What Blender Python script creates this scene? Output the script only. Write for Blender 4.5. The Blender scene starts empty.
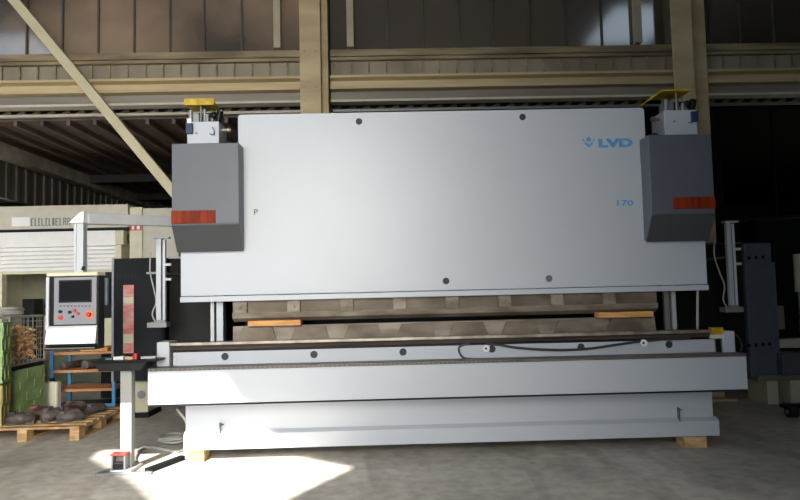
import bpy, bmesh, math, random
from mathutils import Vector, Matrix, Euler
random.seed(7)
C = bpy.context.scene.collection
R = math.radians

# ------------------------------------------------------------------ camera
CAM_H = 1.5; FPX = 650.0
cam_d = bpy.data.cameras.new('camera'); cam = bpy.data.objects.new('camera', cam_d); C.objects.link(cam)
CR = Matrix.Rotation(-R(1.2), 3, 'Z') @ Matrix.Rotation(R(93.5), 3, 'X') @ Matrix.Rotation(-R(1.33), 3, 'Z')
cam.matrix_world = Matrix.Translation((0, 0, CAM_H)) @ CR.to_4x4()
cam_d.sensor_width = 36; cam_d.lens = 36*FPX/800; cam_d.clip_end = 200
bpy.context.scene.camera = cam

# ------------------------------------------------------------------ light
world = bpy.data.worlds.new('world'); bpy.context.scene.world = world; world.use_nodes = True
wn = world.node_tree.nodes['Background']
wn.inputs[0].default_value = (0.70, 0.85, 1.0, 1); wn.inputs[1].default_value = 1.6
SUN_DX, SUN_DY = 0.30, 1.0          # horizontal travel of the sunlight per metre of drop
sd = bpy.data.lights.new('sun', 'SUN'); sun = bpy.data.objects.new('sun', sd); C.objects.link(sun)
sd.energy = 15.0; sd.angle = R(0.6); sd.color = (1.0, 0.95, 0.86)
sun.rotation_euler = Vector((SUN_DX, SUN_DY, -1)).to_track_quat('-Z', 'Y').to_euler()
ad = bpy.data.lights.new('fill_area', 'AREA'); al = bpy.data.objects.new('fill_area', ad); C.objects.link(al)
ad.shape = 'RECTANGLE'; ad.size = 4; ad.size_y = 4; ad.energy = 340; ad.color = (1.0, 0.95, 0.87); ad.spread = R(90)
al.location = (-1.4, -3.4, 3.2)  # unseen fill lamp added inside the hall to brighten the left; no gate here
al.rotation_euler = (Vector((-5.4, 8, 0.2)) - al.location).to_track_quat('-Z', 'Y').to_euler()
vs = bpy.context.scene.view_settings
vs.view_transform = 'Standard'; vs.look = 'None'; vs.gamma = 1; vs.exposure = 0.0; vs.use_curve_mapping = False

# ------------------------------------------------------------------ measuring
def ray(px, py): return CR @ Vector(((px-400)/FPX, -(py-250)/FPX, -1))
def W(px, py, Y):                  # where the sight line through a picture point meets the upright plane at depth Y
    d = ray(px, py); t = Y/d.y
    return Vector((t*d.x, Y, CAM_H + t*d.z))
def F(px, py, z=0.0):
    d = ray(px, py); t = (z-CAM_H)/d.z
    return Vector((t*d.x, t*d.y, z))

# ------------------------------------------------------------------ materials
def lin(c): return tuple(((v/255+0.055)/1.055)**2.4 if v/255 > 0.04045 else v/255/12.92 for v in c)
MATS = {}
def mat(name, rgb, rough=.6, metal=0., var=.08, scale=6., bump=0., rgb2=None, stretch=(1, 1, 1), emit=0., spec=.5):
    m = bpy.data.materials.new(name); m.use_nodes = True; nt = m.node_tree; N = nt.nodes; L = nt.links
    b = N['Principled BSDF']
    c1 = lin(rgb); c2 = lin(rgb2) if rgb2 else tuple(v*(1-var*2) for v in c1)
    tc = N.new('ShaderNodeTexCoord'); mp = N.new('ShaderNodeMapping'); mp.inputs['Scale'].default_value = stretch
    nz = N.new('ShaderNodeTexNoise'); nz.inputs['Scale'].default_value = scale; nz.inputs['Detail'].default_value = 6
    cr = N.new('ShaderNodeValToRGB'); cr.color_ramp.elements[0].position = .35; cr.color_ramp.elements[1].position = .65
    cr.color_ramp.elements[0].color = (*c2, 1); cr.color_ramp.elements[1].color = (*c1, 1)
    L.new(tc.outputs['Object'], mp.inputs[0]); L.new(mp.outputs[0], nz.inputs['Vector'])
    L.new(nz.outputs[0], cr.inputs[0]); L.new(cr.outputs[0], b.inputs['Base Color'])
    b.inputs['Roughness'].default_value = rough; b.inputs['Metallic'].default_value = metal
    b.inputs['Specular IOR Level'].default_value = spec
    if bump:
        bp = N.new('ShaderNodeBump'); bp.inputs['Strength'].default_value = bump; bp.inputs['Distance'].default_value = .01
        L.new(nz.outputs[0], bp.inputs['Height']); L.new(bp.outputs[0], b.inputs['Normal'])
    if emit:
        L.new(cr.outputs[0], b.inputs['Emission Color']); b.inputs['Emission Strength'].default_value = emit
    MATS[name] = m; return m
M = MATS
mat('white_paint', (186, 192, 201), .38, var=.015, scale=1.5)
mat('post_paint', (150, 152, 147), .5, var=.02)
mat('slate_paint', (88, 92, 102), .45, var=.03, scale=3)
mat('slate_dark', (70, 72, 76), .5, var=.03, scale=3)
mat('black_paint', (15, 16, 18), .5, var=.1, spec=.25)
mat('dark_grey', (27, 29, 34), .7, var=.05, spec=.2)
mat('black_plastic', (17, 17, 19), .45, spec=.3)
mat('rubber', (28, 28, 28), .7)
mat('steel', (146, 138, 126), .6, .3, scale=3.3, rgb2=(106, 95, 82), stretch=(1, 1, 3), bump=.1)
mat('steel_dark', (104, 92, 80), .5, .4, scale=5, rgb2=(60, 50, 42), bump=.1)
mat('steel_mid', (128, 116, 102), .6, .3, scale=3, rgb2=(90, 80, 68), stretch=(1, 1, 2), bump=.1)
mat('steel_light', (178, 172, 164), .4, .5, scale=7, rgb2=(132, 124, 114))
mat('rail_steel', (96, 84, 76), .5, .4, scale=2, rgb2=(62, 52, 46), stretch=(.4, 4, 8))
mat('aluminium', (186, 190, 194), .45, .15, var=.05)
mat('grey_metal', (140, 142, 144), .4, .4, var=.05)
mat('slot', (112, 108, 104), .5, .5, var=.1, scale=20)
mat('hole', (52, 60, 62), .6, .3)
mat('bolt', (175, 176, 170), .4, .5)
mat('wood', (222, 170, 105), .7, scale=3, rgb2=(192, 132, 72), stretch=(1, 12, 12))
mat('wood_pale', (208, 176, 130), .75, scale=3, rgb2=(165, 126, 84), stretch=(3, 3, 10))
mat('wood_old', (150, 118, 84), .8, scale=3, rgb2=(104, 78, 56), stretch=(3, 12, 8))
mat('wood_shelf', (214, 158, 108), .7, scale=2, rgb2=(176, 122, 78), stretch=(1, 8, 8))
mat('amber', (140, 52, 18), .6, spec=.2, scale=9, rgb2=(90, 26, 10), stretch=(2, 1, .2))
mat('blue', (84, 160, 215), .5)
mat('logo_blue', (92, 160, 214), .5)
mat('dark_blue', (30, 52, 88), .5)
mat('text_grey', (70, 66, 66), .6)
mat('yellow', (208, 180, 28), .5, scale=9, rgb2=(160, 128, 24))
mat('green_crate', (172, 200, 140), .6, scale=6, rgb2=(138, 168, 108))
mat('olive_crate', (184, 178, 118), .6, scale=6, rgb2=(150, 142, 88))
mat('cream', (206, 202, 176), .6, var=.05)
mat('canister_white', (238, 234, 214), .5, var=.03)
mat('beam_cream', (190, 172, 134), .55, scale=1.6, rgb2=(168, 148, 112), stretch=(.5, 3, 3))
mat('beam_grey', (150, 142, 130), .5, scale=1.3, rgb2=(112, 104, 94), stretch=(.3, 3, 3))
mat('brace', (190, 180, 148), .55, var=.05)
mat('rail_pale', (190, 184, 170), .5)
mat('clad', (152, 142, 122), .6, scale=2, rgb2=(122, 112, 94), stretch=(1, 1, .4))
mat('ledge', (150, 134, 104), .5, scale=3, rgb2=(98, 84, 62), stretch=(.4, 3, 3))
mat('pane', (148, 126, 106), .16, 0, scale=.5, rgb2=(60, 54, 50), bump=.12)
mat('pane_dark_reflection', (84, 76, 68), .16, 0, scale=.5, rgb2=(34, 32, 30), bump=.12)  # darker copy of pane, the dark reflection put into its base colour
for q_ in ('pane', 'pane_dark_reflection'):
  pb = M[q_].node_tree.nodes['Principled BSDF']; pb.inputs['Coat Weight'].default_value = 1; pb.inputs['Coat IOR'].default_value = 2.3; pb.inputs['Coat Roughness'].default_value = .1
mat('mullion', (70, 64, 56), .5)
mat('mullion_pale', (166, 154, 134), .5)
mat('dark_sheet', (96, 80, 70), .6, scale=3, rgb2=(62, 50, 44), stretch=(1, .2, 1))
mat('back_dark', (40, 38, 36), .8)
mat('back_shade_black', (22, 21, 21), .9, spec=.1)  # unlit darkness of the right rear ceiling put into the colour
mat('side_sheet', (84, 80, 74), .7, scale=2, rgb2=(60, 56, 52), stretch=(1, 1, .2))
mat('shutter_white', (230, 229, 228), .5, var=.03)
mat('sign_panel', (196, 190, 176), .6, var=.05)
mat('teal', (84, 132, 138), .6)
mat('olive_grey', (128, 128, 108), .7)
mat('red', (196, 52, 44), .5)
mat('pink_label', (196, 96, 88), .6, scale=5, rgb2=(206, 170, 160), stretch=(1, 1, 3))
mat('faceplate', (128, 128, 136), .45, var=.03)
mat('screen', (10, 12, 12), .3, scale=3, spec=.15)
mat('glossy_white', (232, 232, 232), .25, scale=7, var=.05)
mat('orange', (222, 120, 50), .5)
mat('cable_grey', (176, 174, 168), .6)
mat('cable_black', (52, 58, 60), .5)
mat('casting', (120, 110, 108), .6, .2, scale=7, rgb2=(48, 44, 44), bump=.4)
mat('casting_red', (126, 92, 86), .7, .1, scale=7, rgb2=(64, 46, 44), bump=.4)
mat('wire', (168, 166, 156), .5, .3)
mat('chips', (255, 214, 150), .8, scale=8, rgb2=(226, 160, 96))
mat('blue_grey', (96, 106, 120), .5, var=.08)
mat('roof', (96, 90, 82), .8, var=.1)

def floor_mat():
    m = bpy.data.materials.new('concrete'); m.use_nodes = True; N = m.node_tree.nodes; L = m.node_tree.links
    b = N['Principled BSDF']; tc = N.new('ShaderNodeTexCoord')
    def noise(s, d, st=(1, 1, 1), dist=0):
        mp = N.new('ShaderNodeMapping'); mp.inputs['Scale'].default_value = st
        n = N.new('ShaderNodeTexNoise'); n.inputs['Scale'].default_value = s; n.inputs['Detail'].default_value = d
        n.inputs['Distortion'].default_value = dist
        L.new(tc.outputs['Object'], mp.inputs[0]); L.new(mp.outputs[0], n.inputs['Vector']); return n
    n1 = noise(.7, 8, dist=.6); n2 = noise(9, 8); n3 = noise(2.2, 6, (1, .25, 1), 1.0)
    r1 = N.new('ShaderNodeValToRGB'); r1.color_ramp.elements[0].position = .36; r1.color_ramp.elements[1].position = .66
    r1.color_ramp.elements[0].color = (*lin((190, 184, 174)), 1); r1.color_ramp.elements[1].color = (*lin((226, 218, 205)), 1)
    L.new(n1.outputs[0], r1.inputs[0])
    r2 = N.new('ShaderNodeValToRGB'); r2.color_ramp.elements[0].position = .3; r2.color_ramp.elements[1].position = .62
    r2.color_ramp.elements[0].color = (.72, .72, .72, 1); r2.color_ramp.elements[1].color = (1, 1, 1, 1)
    L.new(n2.outputs[0], r2.inputs[0])
    r3 = N.new('ShaderNodeValToRGB'); r3.color_ramp.elements[0].position = .32; r3.color_ramp.elements[1].position = .5
    r3.color_ramp.elements[0].color = (.74, .73, .72, 1); r3.color_ramp.elements[1].color = (1, 1, 1, 1)
    L.new(n3.outputs[0], r3.inputs[0])
    m1 = N.new('ShaderNodeMixRGB'); m1.blend_type = 'MULTIPLY'; m1.inputs[0].default_value = 1
    m2 = N.new('ShaderNodeMixRGB'); m2.blend_type = 'MULTIPLY'; m2.inputs[0].default_value = 1
    L.new(r1.outputs[0], m1.inputs[1]); L.new(r2.outputs[0], m1.inputs[2])
    L.new(m1.outputs[0], m2.inputs[1]); L.new(r3.outputs[0], m2.inputs[2])
    L.new(m2.outputs[0], b.inputs['Base Color']); b.inputs['Roughness'].default_value = .62
    bp = N.new('ShaderNodeBump'); bp.inputs['Strength'].default_value = .15; L.new(n2.outputs[0], bp.inputs['Height'])
    L.new(bp.outputs[0], b.inputs['Normal']); M['concrete'] = m
floor_mat()

# ------------------------------------------------------------------ mesh helpers
class MB:
    """collects shapes and links them as ONE mesh object"""
    def __init__(s): s.bm = bmesh.new()
    def box(s, x0, x1, y0, y1, z0, z1, bev=0., mi=0, rot=None, piv=None):
        g = bmesh.ops.create_cube(s.bm, size=1)['verts']
        for v in g: v.co = Vector(((x0+x1)/2+v.co.x*(x1-x0), (y0+y1)/2+v.co.y*(y1-y0), (z0+z1)/2+v.co.z*(z1-z0)))
        if bev:
            es = list({e for v in g for e in v.link_edges})
            r = bmesh.ops.bevel(s.bm, geom=es, offset=bev, segments=2, affect='EDGES', profile=.5)
            g = list({v for f in r['faces'] for v in f.verts} | {v for v in g if v.is_valid})
        if rot is not None:
            bmesh.ops.rotate(s.bm, verts=[v for v in g if v.is_valid], cent=piv or ((x0+x1)/2, (y0+y1)/2, (z0+z1)/2), matrix=rot)
        return s
    def cyl(s, a, b, r, seg=16, r2=None):
        a, b = Vector(a), Vector(b); d = b-a
        q = d.to_track_quat('Z', 'Y').to_matrix().to_4x4()
        bmesh.ops.create_cone(s.bm, cap_ends=True, segments=seg, radius1=r, radius2=r if r2 is None else r2, depth=d.length,
                              matrix=Matrix.Translation((a+b)/2) @ q)
        return s
    def ball(s, c, r, sc=(1, 1, 1), seg=14, rot=None):
        m = Matrix.Translation(c) @ (rot.to_4x4() if rot else Matrix()) @ Matrix.Diagonal((*sc, 1))
        bmesh.ops.create_uvsphere(s.bm, u_segments=seg, v_segments=seg//2+1, radius=r, matrix=m); return s
    def prism(s, pts, axis, a, b):
        """pts: outline in the two other axes; axis: 'x','y','z' extruded from a to b"""
        def mk(p, t):
            if axis == 'x': return (t, p[0], p[1])
            if axis == 'y': return (p[0], t, p[1])
            return (p[0], p[1], t)
        A = [s.bm.verts.new(mk(p, a)) for p in pts]; B = [s.bm.verts.new(mk(p, b)) for p in pts]
        s.bm.faces.new(A); s.bm.faces.new(B[::-1]); n = len(pts)
        for i in range(n): s.bm.faces.new((A[i], B[i], B[(i+1) % n], A[(i+1) % n]))
        return s
    def hexa(s, lo, hi):
        A = [s.bm.verts.new(p) for p in lo]; B = [s.bm.verts.new(p) for p in hi]
        s.bm.faces.new(A); s.bm.faces.new(B[::-1])
        for i in range(4): s.bm.faces.new((A[i], B[i], B[(i+1) % 4], A[(i+1) % 4]))
        return s
    def bar(s, a, b, w, h, up=(0, 0, 1)):
        a, b = Vector(a), Vector(b); d = (b-a).normalized(); u = Vector(up)
        sd = d.cross(u).normalized(); u = sd.cross(d).normalized()
        off = [sd*w/2+u*h/2, -sd*w/2+u*h/2, -sd*w/2-u*h/2, sd*w/2-u*h/2]
        return s.hexa([a+o for o in off], [b+o for o in off])
    def tube(s, pts, r, seg=8, closed=False):
        P = [Vector(p) for p in pts]
        # catmull-rom
        Q = []
        n = len(P)
        rng = n if closed else n-1
        for i in range(rng):
            p0 = P[(i-1) % n] if (closed or i > 0) else P[0]; p1 = P[i]; p2 = P[(i+1) % n]
            p3 = P[(i+2) % n] if (closed or i+2 < n) else P[-1]
            for k in range(6):
                t = k/6
                Q.append(.5*((2*p1)+(p2-p0)*t+(2*p0-5*p1+4*p2-p3)*t*t+(3*p1-p0-3*p2+p3)*t**3))
        if not closed: Q.append(P[-1])
        rings = []
        for i, q in enumerate(Q):
            if closed: d = Q[(i+1) % len(Q)]-Q[i-1]
            else: d = Q[min(i+1, len(Q)-1)]-Q[max(i-1, 0)]
            d.normalize(); u = Vector((0, 0, 1)) if abs(d.z) < .9 else Vector((0, 1, 0))
            a = d.cross(u).normalized(); b = a.cross(d)
            rings.append([s.bm.verts.new(q+r*(a*math.cos(2*math.pi*j/seg)+b*math.sin(2*math.pi*j/seg))) for j in range(seg)])
        m = len(rings)
        for i in range(m if closed else m-1):
            A, B = rings[i], rings[(i+1) % m]
            for j in range(seg): s.bm.faces.new((A[j], A[(j+1) % seg], B[(j+1) % seg], B[j]))
        if not closed: s.bm.faces.new(rings[0][::-1]); s.bm.faces.new(rings[-1])
        return s
    def build(s, name, m, parent=None, smooth=False, bevel=0.):
        bmesh.ops.recalc_face_normals(s.bm, faces=s.bm.faces)
        me = bpy.data.meshes.new(name); s.bm.to_mesh(me); s.bm.free()
        me.materials.append(M[m] if isinstance(m, str) else m)
        o = bpy.data.objects.new(name, me); C.objects.link(o)
        if smooth:
            for p in me.polygons: p.use_smooth = True
        if bevel:
            bv = o.modifiers.new('bevel', 'BEVEL'); bv.width = bevel; bv.segments = 2; bv.limit_method = 'ANGLE'
        if parent is not None:
            o.parent = parent
            r = parent; off = Vector((0, 0, 0))
            while r is not None: off += r.location; r = r.parent
            o.data.transform(Matrix.Translation(-off))
        return o
def tag(o, label=None, cat=None, group=None, kind=None):
    if label: o['label'] = label
    if cat: o['category'] = cat
    if group: o['group'] = group
    if kind: o['kind'] = kind
    return o
def thing(name, loc, label, cat, group=None, rz=0.):
    o = bpy.data.objects.new(name, None); C.objects.link(o); o.location = loc; o.rotation_euler = (0, 0, rz)
    return tag(o, label, cat, group)
def struct(name, mb, m, **k): return tag(mb.build(name, m, **k), kind='structure')
def copy_tree(o, parent=None):
    c = o.copy(); C.objects.link(c); c.parent = parent
    for ch in list(o.children): copy_tree(ch, c)
    return c

# ================================================================== THE SETTING
XL, XR = -13.0, 12.0
WY = 8.5                                             # plane of the partition over the rear bay
struct('floor', MB().box(XL, XR, -14, 22, -.2, 0), 'concrete')
# roof of the front bay, unseen; one hole is shaped to throw the sun patch
def roof():
    hz = 7.2
    patch = [(-.33, 5.63), (-.8, 6.02), (-1.12, 6.30), (-1.20, 6.52), (-2.85, 6.52), (-2.78, 6.2), (-2.12, 5.43), (-1.8, 4.97), (-1.6, 4.3), (-1.0, 4.3), (-.75, 4.87)]
    hole = [(x-SUN_DX*hz, y-SUN_DY*hz) for x, y in patch]
    bm = bmesh.new()
    reflect_hole_l = [(-11.6, 1.0), (-7.6, 1.0), (-7.6, 3.2), (-11.6, 3.2)]; reflect_hole_r = [(4.8, 2.0), (6.3, 2.0), (6.3, 4.2), (4.8, 4.2)]  # unseen openings added so the glazing mirrors bright sky
    outer = [(XL, -14), (XR, -14), (XR, WY+.3), (XL, WY+.3)]
    edges = []
    for loop in (outer, hole, reflect_hole_l, reflect_hole_r):
        vs_ = [bm.verts.new((x, y, hz)) for x, y in loop]
        for i in range(len(vs_)): edges.append(bm.edges.new((vs_[i], vs_[(i+1) % len(vs_)])))
    bmesh.ops.triangle_fill(bm, edges=edges, use_beauty=True)
    mb = MB(); mb.bm.free(); mb.bm = bm
    o = struct('ceiling', mb, 'roof')
    s_ = o.modifiers.new('solid', 'SOLIDIFY'); s_.thickness = .02; s_.offset = 1
roof()
struct('wall_right', MB().box(XR, XR+.2, -14, 22, 0, 7.2), 'back_dark')
struct('wall_left', MB().box(XL, XL+.15, 7.0, 22, 0, 7.2), 'clad')
struct('wall_front_blocker', MB().box(-2.5, XR, -14.2, -14, 0, 7.2).box(XL, -2.5, -14.2, -14, 4.8, 7.2), 'roof')  # unseen wall added to block daylight from the right and above
# partition above the opening: glazing, ledge, ribbed cladding, girder
zl0, zl1 = 4.72, 4.82      # ledge
colx = [(-1.085, -.69), (3.93, 4.33)]
segs = [(-10.0, -1.085), (-.69, 3.93), (4.33, 9.5)]
Zof = lambda py: W(400, py, WY).z
for k, (a, b) in enumerate(segs):
    wnd = struct('window_%d' % (k+1), MB().box(a, b, WY+.06, WY+.09, Zof(50), 7.2), 'pane' if k == 0 else 'pane_dark_reflection')  # brighter left panes, shaded copy elsewhere; the difference is painted light
    mull = MB(); xs = []
    if k == 0: pxs = [-11, 25, 61, 97, 133, 169, 203, 241]
    elif k == 1: pxs = [387, 423, 459, 493, 530, 567, 603, 637]
    else: pxs = [712, 742, 776, 812, 848]
    for p in pxs:
        x = W(p, 30, WY).x
        if a < x < b: mull.box(x-.012, x+.012, WY+.035, WY+.07, Zof(50), 7.2)
    x = a
    mull.build('window_frame', 'mullion', wnd)
for p in (277, 350, 638):
    x = W(p, 25, WY-.03).x
    struct('trim_%d' % (p//100+10), MB().box(x-.045, x+.045, WY-.05, WY+.05, Zof(47), 7.2), 'mullion_pale')
for k, (a, b) in enumerate(segs):
    struct('wall_partition', MB().box(a, b, WY+.04, WY+.12, Zof(78), Zof(52)), 'clad')
    r = MB(); x = a+.03
    while x < b-.03:
        r.box(x, x+.018, WY+.015, WY+.05, Zof(76), Zof(58)); x += .235
    struct('trim_rib', r, 'ledge')
    l = MB().box(a, b, WY-.07, WY+.08, Zof(57), Zof(50.5)).box(a, b, WY-.03, WY+.08, Zof(60), Zof(57))
    struct('trim_ledge', l, 'ledge')
    g = MB().prism([(WY-.02, Zof(77)), (WY-.12, Zof(77)), (WY-.12, Zof(79.5)), (WY-.03, Zof(81)), (WY-.03, Zof(86)), (WY-.14, Zof(88.5)), (WY-.14, Zof(91)), (WY+.2, Zof(91)), (WY+.2, Zof(77))], 'x', a, b)
    struct('trim_girder', g, 'beam_cream')
    g2 = MB().box(a, b, WY+.0, WY+.25, Zof(99.5), Zof(91))
    struct('trim_lintel', g2, 'beam_grey')
    struct('trim_flange', MB().box(a, b, WY-.05, WY+.1, Zof(101.8), Zof(99.6)), 'rail_pale')
    # toothed lattice and pale rail below it
    t = MB(); x = a; Zr = lambda py: W(400, py, WY+.34).z
    while x < b-.3:
        t.bar((x, WY+.36, Zr(109.4)), (x+.1, WY+.36, Zr(105)), .03, .05); x += .2
    struct('trim_lattice', t, 'ledge')
    struct('trim_rail', MB().box(a, b, WY+.28, WY+.34, Zr(111.8), Zr(109.4)), 'rail_pale' if k == 0 else 'grey_metal')
# rear bay: ribbed ceiling, side wall, far wall
cz = 3.93
c = MB().box(XL, 1.0, WY+.4, 22, cz, cz+.1)
struct('ceiling_rear', MB().box(1.0, XR, WY+.4, 22, cz, cz+.1), 'back_shade_black')
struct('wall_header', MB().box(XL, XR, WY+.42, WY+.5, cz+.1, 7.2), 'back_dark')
x = XL
while x < -.5:
    c.box(x, x+.05, WY+.4, 22, cz-.07, cz); x += .36
struct('ceiling_rear', c, 'dark_sheet')
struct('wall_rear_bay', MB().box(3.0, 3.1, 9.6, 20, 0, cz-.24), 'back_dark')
for yy in (12.6, 15):
    struct('trim_purlin', MB().box(XL, 1.0, yy, yy+.12, cz-.22, cz-.071), 'back_dark')
s_ = MB().box(-6.05, -5.95, WY+.55, 20, 3.07, cz-.071)
y = WY+.6
while y < 19: s_.box(-5.95, -5.92, y, y+.08, 3.07, cz-.3); y += .28
struct('wall_left', s_, 'side_sheet')
struct('trim_eaves', MB().box(-5.92, -5.72, WY+.55, 20, cz-.29, cz-.08), 'beam_grey')
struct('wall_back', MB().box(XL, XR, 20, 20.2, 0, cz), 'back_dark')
# front-left return wall beside the rear bay
# columns: wide-flange posts
def column(x0, x1, n):
    m = MB().box(x0, x0+.27, WY-.22, WY-.19, 0, 7.2).box(x0+.27, x1, WY-.10, WY+.2, 0, 7.2)
    m.box(x0, x0+.27, WY+.2, WY+.23, 0, 7.2).box(x0+.12, x0+.15, WY-.19, WY+.2, 0, 7.2)
    m.box(x0+.24, x0+.27, WY-.19, WY+.2, 0, 7.2)
    m.box(x0-.05, x1+.05, WY-.3, WY+.3, 0, .03)
    for zz in (3.98, 4.15, 4.62): 
        for xx in (x0+.05, x0+.2): m.cyl((xx, WY-.235, zz), (xx, WY-.215, zz), .018, 8)
    o = struct('trim_%d' % n, m, 'beam_cream', bevel=.004)
column(W(299.7, 60, WY-.22).x, W(328, 60, WY-.1).x, 1)
column(W(673.5, 60, WY-.22).x, W(707, 60, WY-.1).x, 2)
# diagonal brace
a = W(-9, -28, 8.15); b = W(199, 222, 8.15)
d_ = (b-a).normalized()
m_ = MB()
n_ = Vector((-d_.z, 0, d_.x))
m_.hexa([a+n_*.06+Vector((0, -.05, 0)), a-n_*.06+Vector((0, -.05, 0)), a-n_*.06+Vector((0, .05, 0)), a+n_*.06+Vector((0, .05, 0))],
        [b+n_*.06+Vector((0, -.05, 0)), b-n_*.06+Vector((0, -.05, 0)), b-n_*.06+Vector((0, .05, 0)), b+n_*.06+Vector((0, .05, 0))])
struct('trim_brace', m_, 'brace', bevel=.006)

# ================================================================== THE PRESS
press = thing('press_brake', (.55, 6.3, 0), 'large white press brake standing on wooden blocks in the middle of the hall', 'press machine')
Xl, Xr = -1.89, 2.98
FY = 6.0
def P(mb, name, m, parent=press, **k): return mb.build(name, m, parent, **k)
# --- ram
zt, zb = 3.165, 1.43
def rounded(pts, r, idx):
    out = []
    n = len(pts)
    for i, p in enumerate(pts):
        if i in idx:
            p = Vector(p); a = (Vector(pts[i-1])-p).normalized(); b = (Vector(pts[(i+1) % n])-p).normalized()
            for t in range(5):
                u = t/4; A = p+a*r; B = p+b*r
                q = A*(1-u)**2+p*2*u*(1-u)+B*u*u; out.append((q.x, q.y))
        else: out.append(tuple(p))
    return out
rp = [(Xl, zb+.055), (Xr, zb+.055), (Xr, 2.62), (2.463, 2.62), (2.463, zt), (-1.357, zt), (-1.357, 2.62), (Xl, 2.62)]
ram = P(MB().prism(rounded(rp, .035, {4, 5}), 'y', FY, FY+.09), 'ram', 'white_paint', bevel=.004)
P(MB().box(Xl, Xr, FY-.025, FY+.09, zb, zb+.05, .006), 'ram_lip', 'white_paint', ram)
def disc(px, py, Y, r, name, m, parent, dep=.012):
    c = W(px, py, Y)
    return MB().cyl((c.x, Y-dep, c.z), (c.x, Y+.01, c.z), r, 24).build(name, m, parent, bevel=.002)
for px, py, mm in ((359, 121.5, 'hole'), (522.5, 117, 'hole'), (446, 281, 'hole'), (549, 278.5, 'slot')):
    disc(px, py, FY, .031, 'lifting_hole', mm, ram, .004)
# lettering
def text(body, name, px, py, h_px, w_px, Y, m, parent, bold=0.0, shear=0.):
    cu = bpy.data.curves.new(name, 'FONT'); cu.body = body; cu.extrude = .002; cu.offset = bold; cu.shear = shear
    o = bpy.data.objects.new(name, cu); C.objects.link(o)
    dg = bpy.context.evaluated_depsgraph_get(); me = bpy.data.meshes.new_from_object(o.evaluated_get(dg))
    bpy.data.objects.remove(o)
    xs = [v.co.x for v in me.vertices]; ys = [v.co.y for v in me.vertices]
    w0, h0 = max(xs)-min(xs), max(ys)-min(ys)
    sx = w_px/FPX*Y/w0; sy = h_px/FPX*Y/h0
    c = W(px, py, Y); cx, cy = (max(xs)+min(xs))/2, (max(ys)+min(ys))/2
    for v in me.vertices:
        v.co = Vector((c.x+(v.co.x-cx)*sx, Y-.0015-v.co.z, c.z+(v.co.y-cy)*sy))
    me.materials.clear(); me.materials.append(M[m])
    o = bpy.data.objects.new(name, me); C.objects.link(o)
    o.parent = parent; off = Vector(press.location); me.transform(Matrix.Translation(-off)) 
    return o
text('LVD', 'brand_lettering', 615.5, 143, 9.2, 35, FY, 'logo_blue', ram, bold=.055)
text('170', 'model_number', 625, 203, 6.0, 16.5, FY, 'logo_blue', ram, bold=.02)
text('P', 'side_lettering', 256, 212, 5.6, 3.8, FY, 'text_grey', ram, bold=.0)
lc = W(588.7, 142.5, FY); u = FY/FPX
lg = MB().cyl((lc.x, FY-.004, lc.z+3.2*u), (lc.x, FY+.002, lc.z+3.2*u), 2.3*u, 20)
def arc2(cx, cz, r0, r1, a0, a1, n=14):
    pts = [(cx+r1*math.cos(a0+(a1-a0)*i/n), cz+r1*math.sin(a0+(a1-a0)*i/n)) for i in range(n+1)]
    pts += [(cx+r0*math.cos(a1-(a1-a0)*i/n), cz+r0*math.sin(a1-(a1-a0)*i/n)) for i in range(n+1)]
    return pts
for s in (-1, 1):
    pts = [(lc.x, lc.z-5.2*u), (lc.x+s*4.6*u, lc.z-1.0*u), (lc.x+s*3.2*u, lc.z+.2*u), (lc.x, lc.z-2.4*u)]
    lg.prism(pts, 'y', FY-.004, FY+.002)
    pts = [(lc.x+s*4.6*u, lc.z+.2*u), (lc.x+s*6.6*u, lc.z+3.4*u), (lc.x+s*5.6*u, lc.z+3.8*u), (lc.x+s*3.9*u, lc.z+1.2*u)]
    lg.prism(pts, 'y', FY-.004, FY+.002)
lg.build('brand_mark', 'logo_blue', ram)
# ram body behind the front plate
P(MB().box(-1.30, 2.40, FY+.09, FY+.30, 1.55, 3.05), 'ram_body', 'dark_grey')
# --- hoods over the two cylinders
def hood(xa, xb, side):
    y0, y1 = 5.8, 6.0
    prof = [(y0, 2.855), (y1+.2, 2.855), (y1+.2, 2.63), (y1-.001, 2.63), (y1-.001, 1.905), (y1-.05, 1.895), (y0, 2.13)]
    h = P(MB().prism(prof, 'x', xa, xb), 'cylinder_hood', 'slate_paint', bevel=.006)
    # darker chamfered lower plate
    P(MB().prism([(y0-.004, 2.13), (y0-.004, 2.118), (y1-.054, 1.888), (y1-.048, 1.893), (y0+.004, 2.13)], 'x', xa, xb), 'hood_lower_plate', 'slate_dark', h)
    if side < 0: lx0, lx1, lz0, lz1 = xa-.004, W(215.5, 210, y0).x, W(195, 223.5, y0).z, W(195, 210.5, y0).z
    else: lx0, lx1, lz0, lz1 = W(673, 205, y0).x, xb+.004, W(695, 209, y0).z, W(695, 197, y0).z
    w = P(MB().box(lx0, lx1, y0-.008, y0+.03, lz0, lz1, .003), 'warning_light', 'amber', h)
    rb = MB()
    for i in range(9):
        x = lx0+.02+(lx1-lx0-.04)*i/8; rb.box(x-.004, x+.004, y0-.0105, y0-.006, lz0+.01, lz1-.01)
    rb.build('lens_rib', 'amber', w)
    return h
hood(-1.905, W(239, 200, 5.8).x, -1)
hood(W(651, 200, 5.8).x, 2.985, 1)
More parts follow.
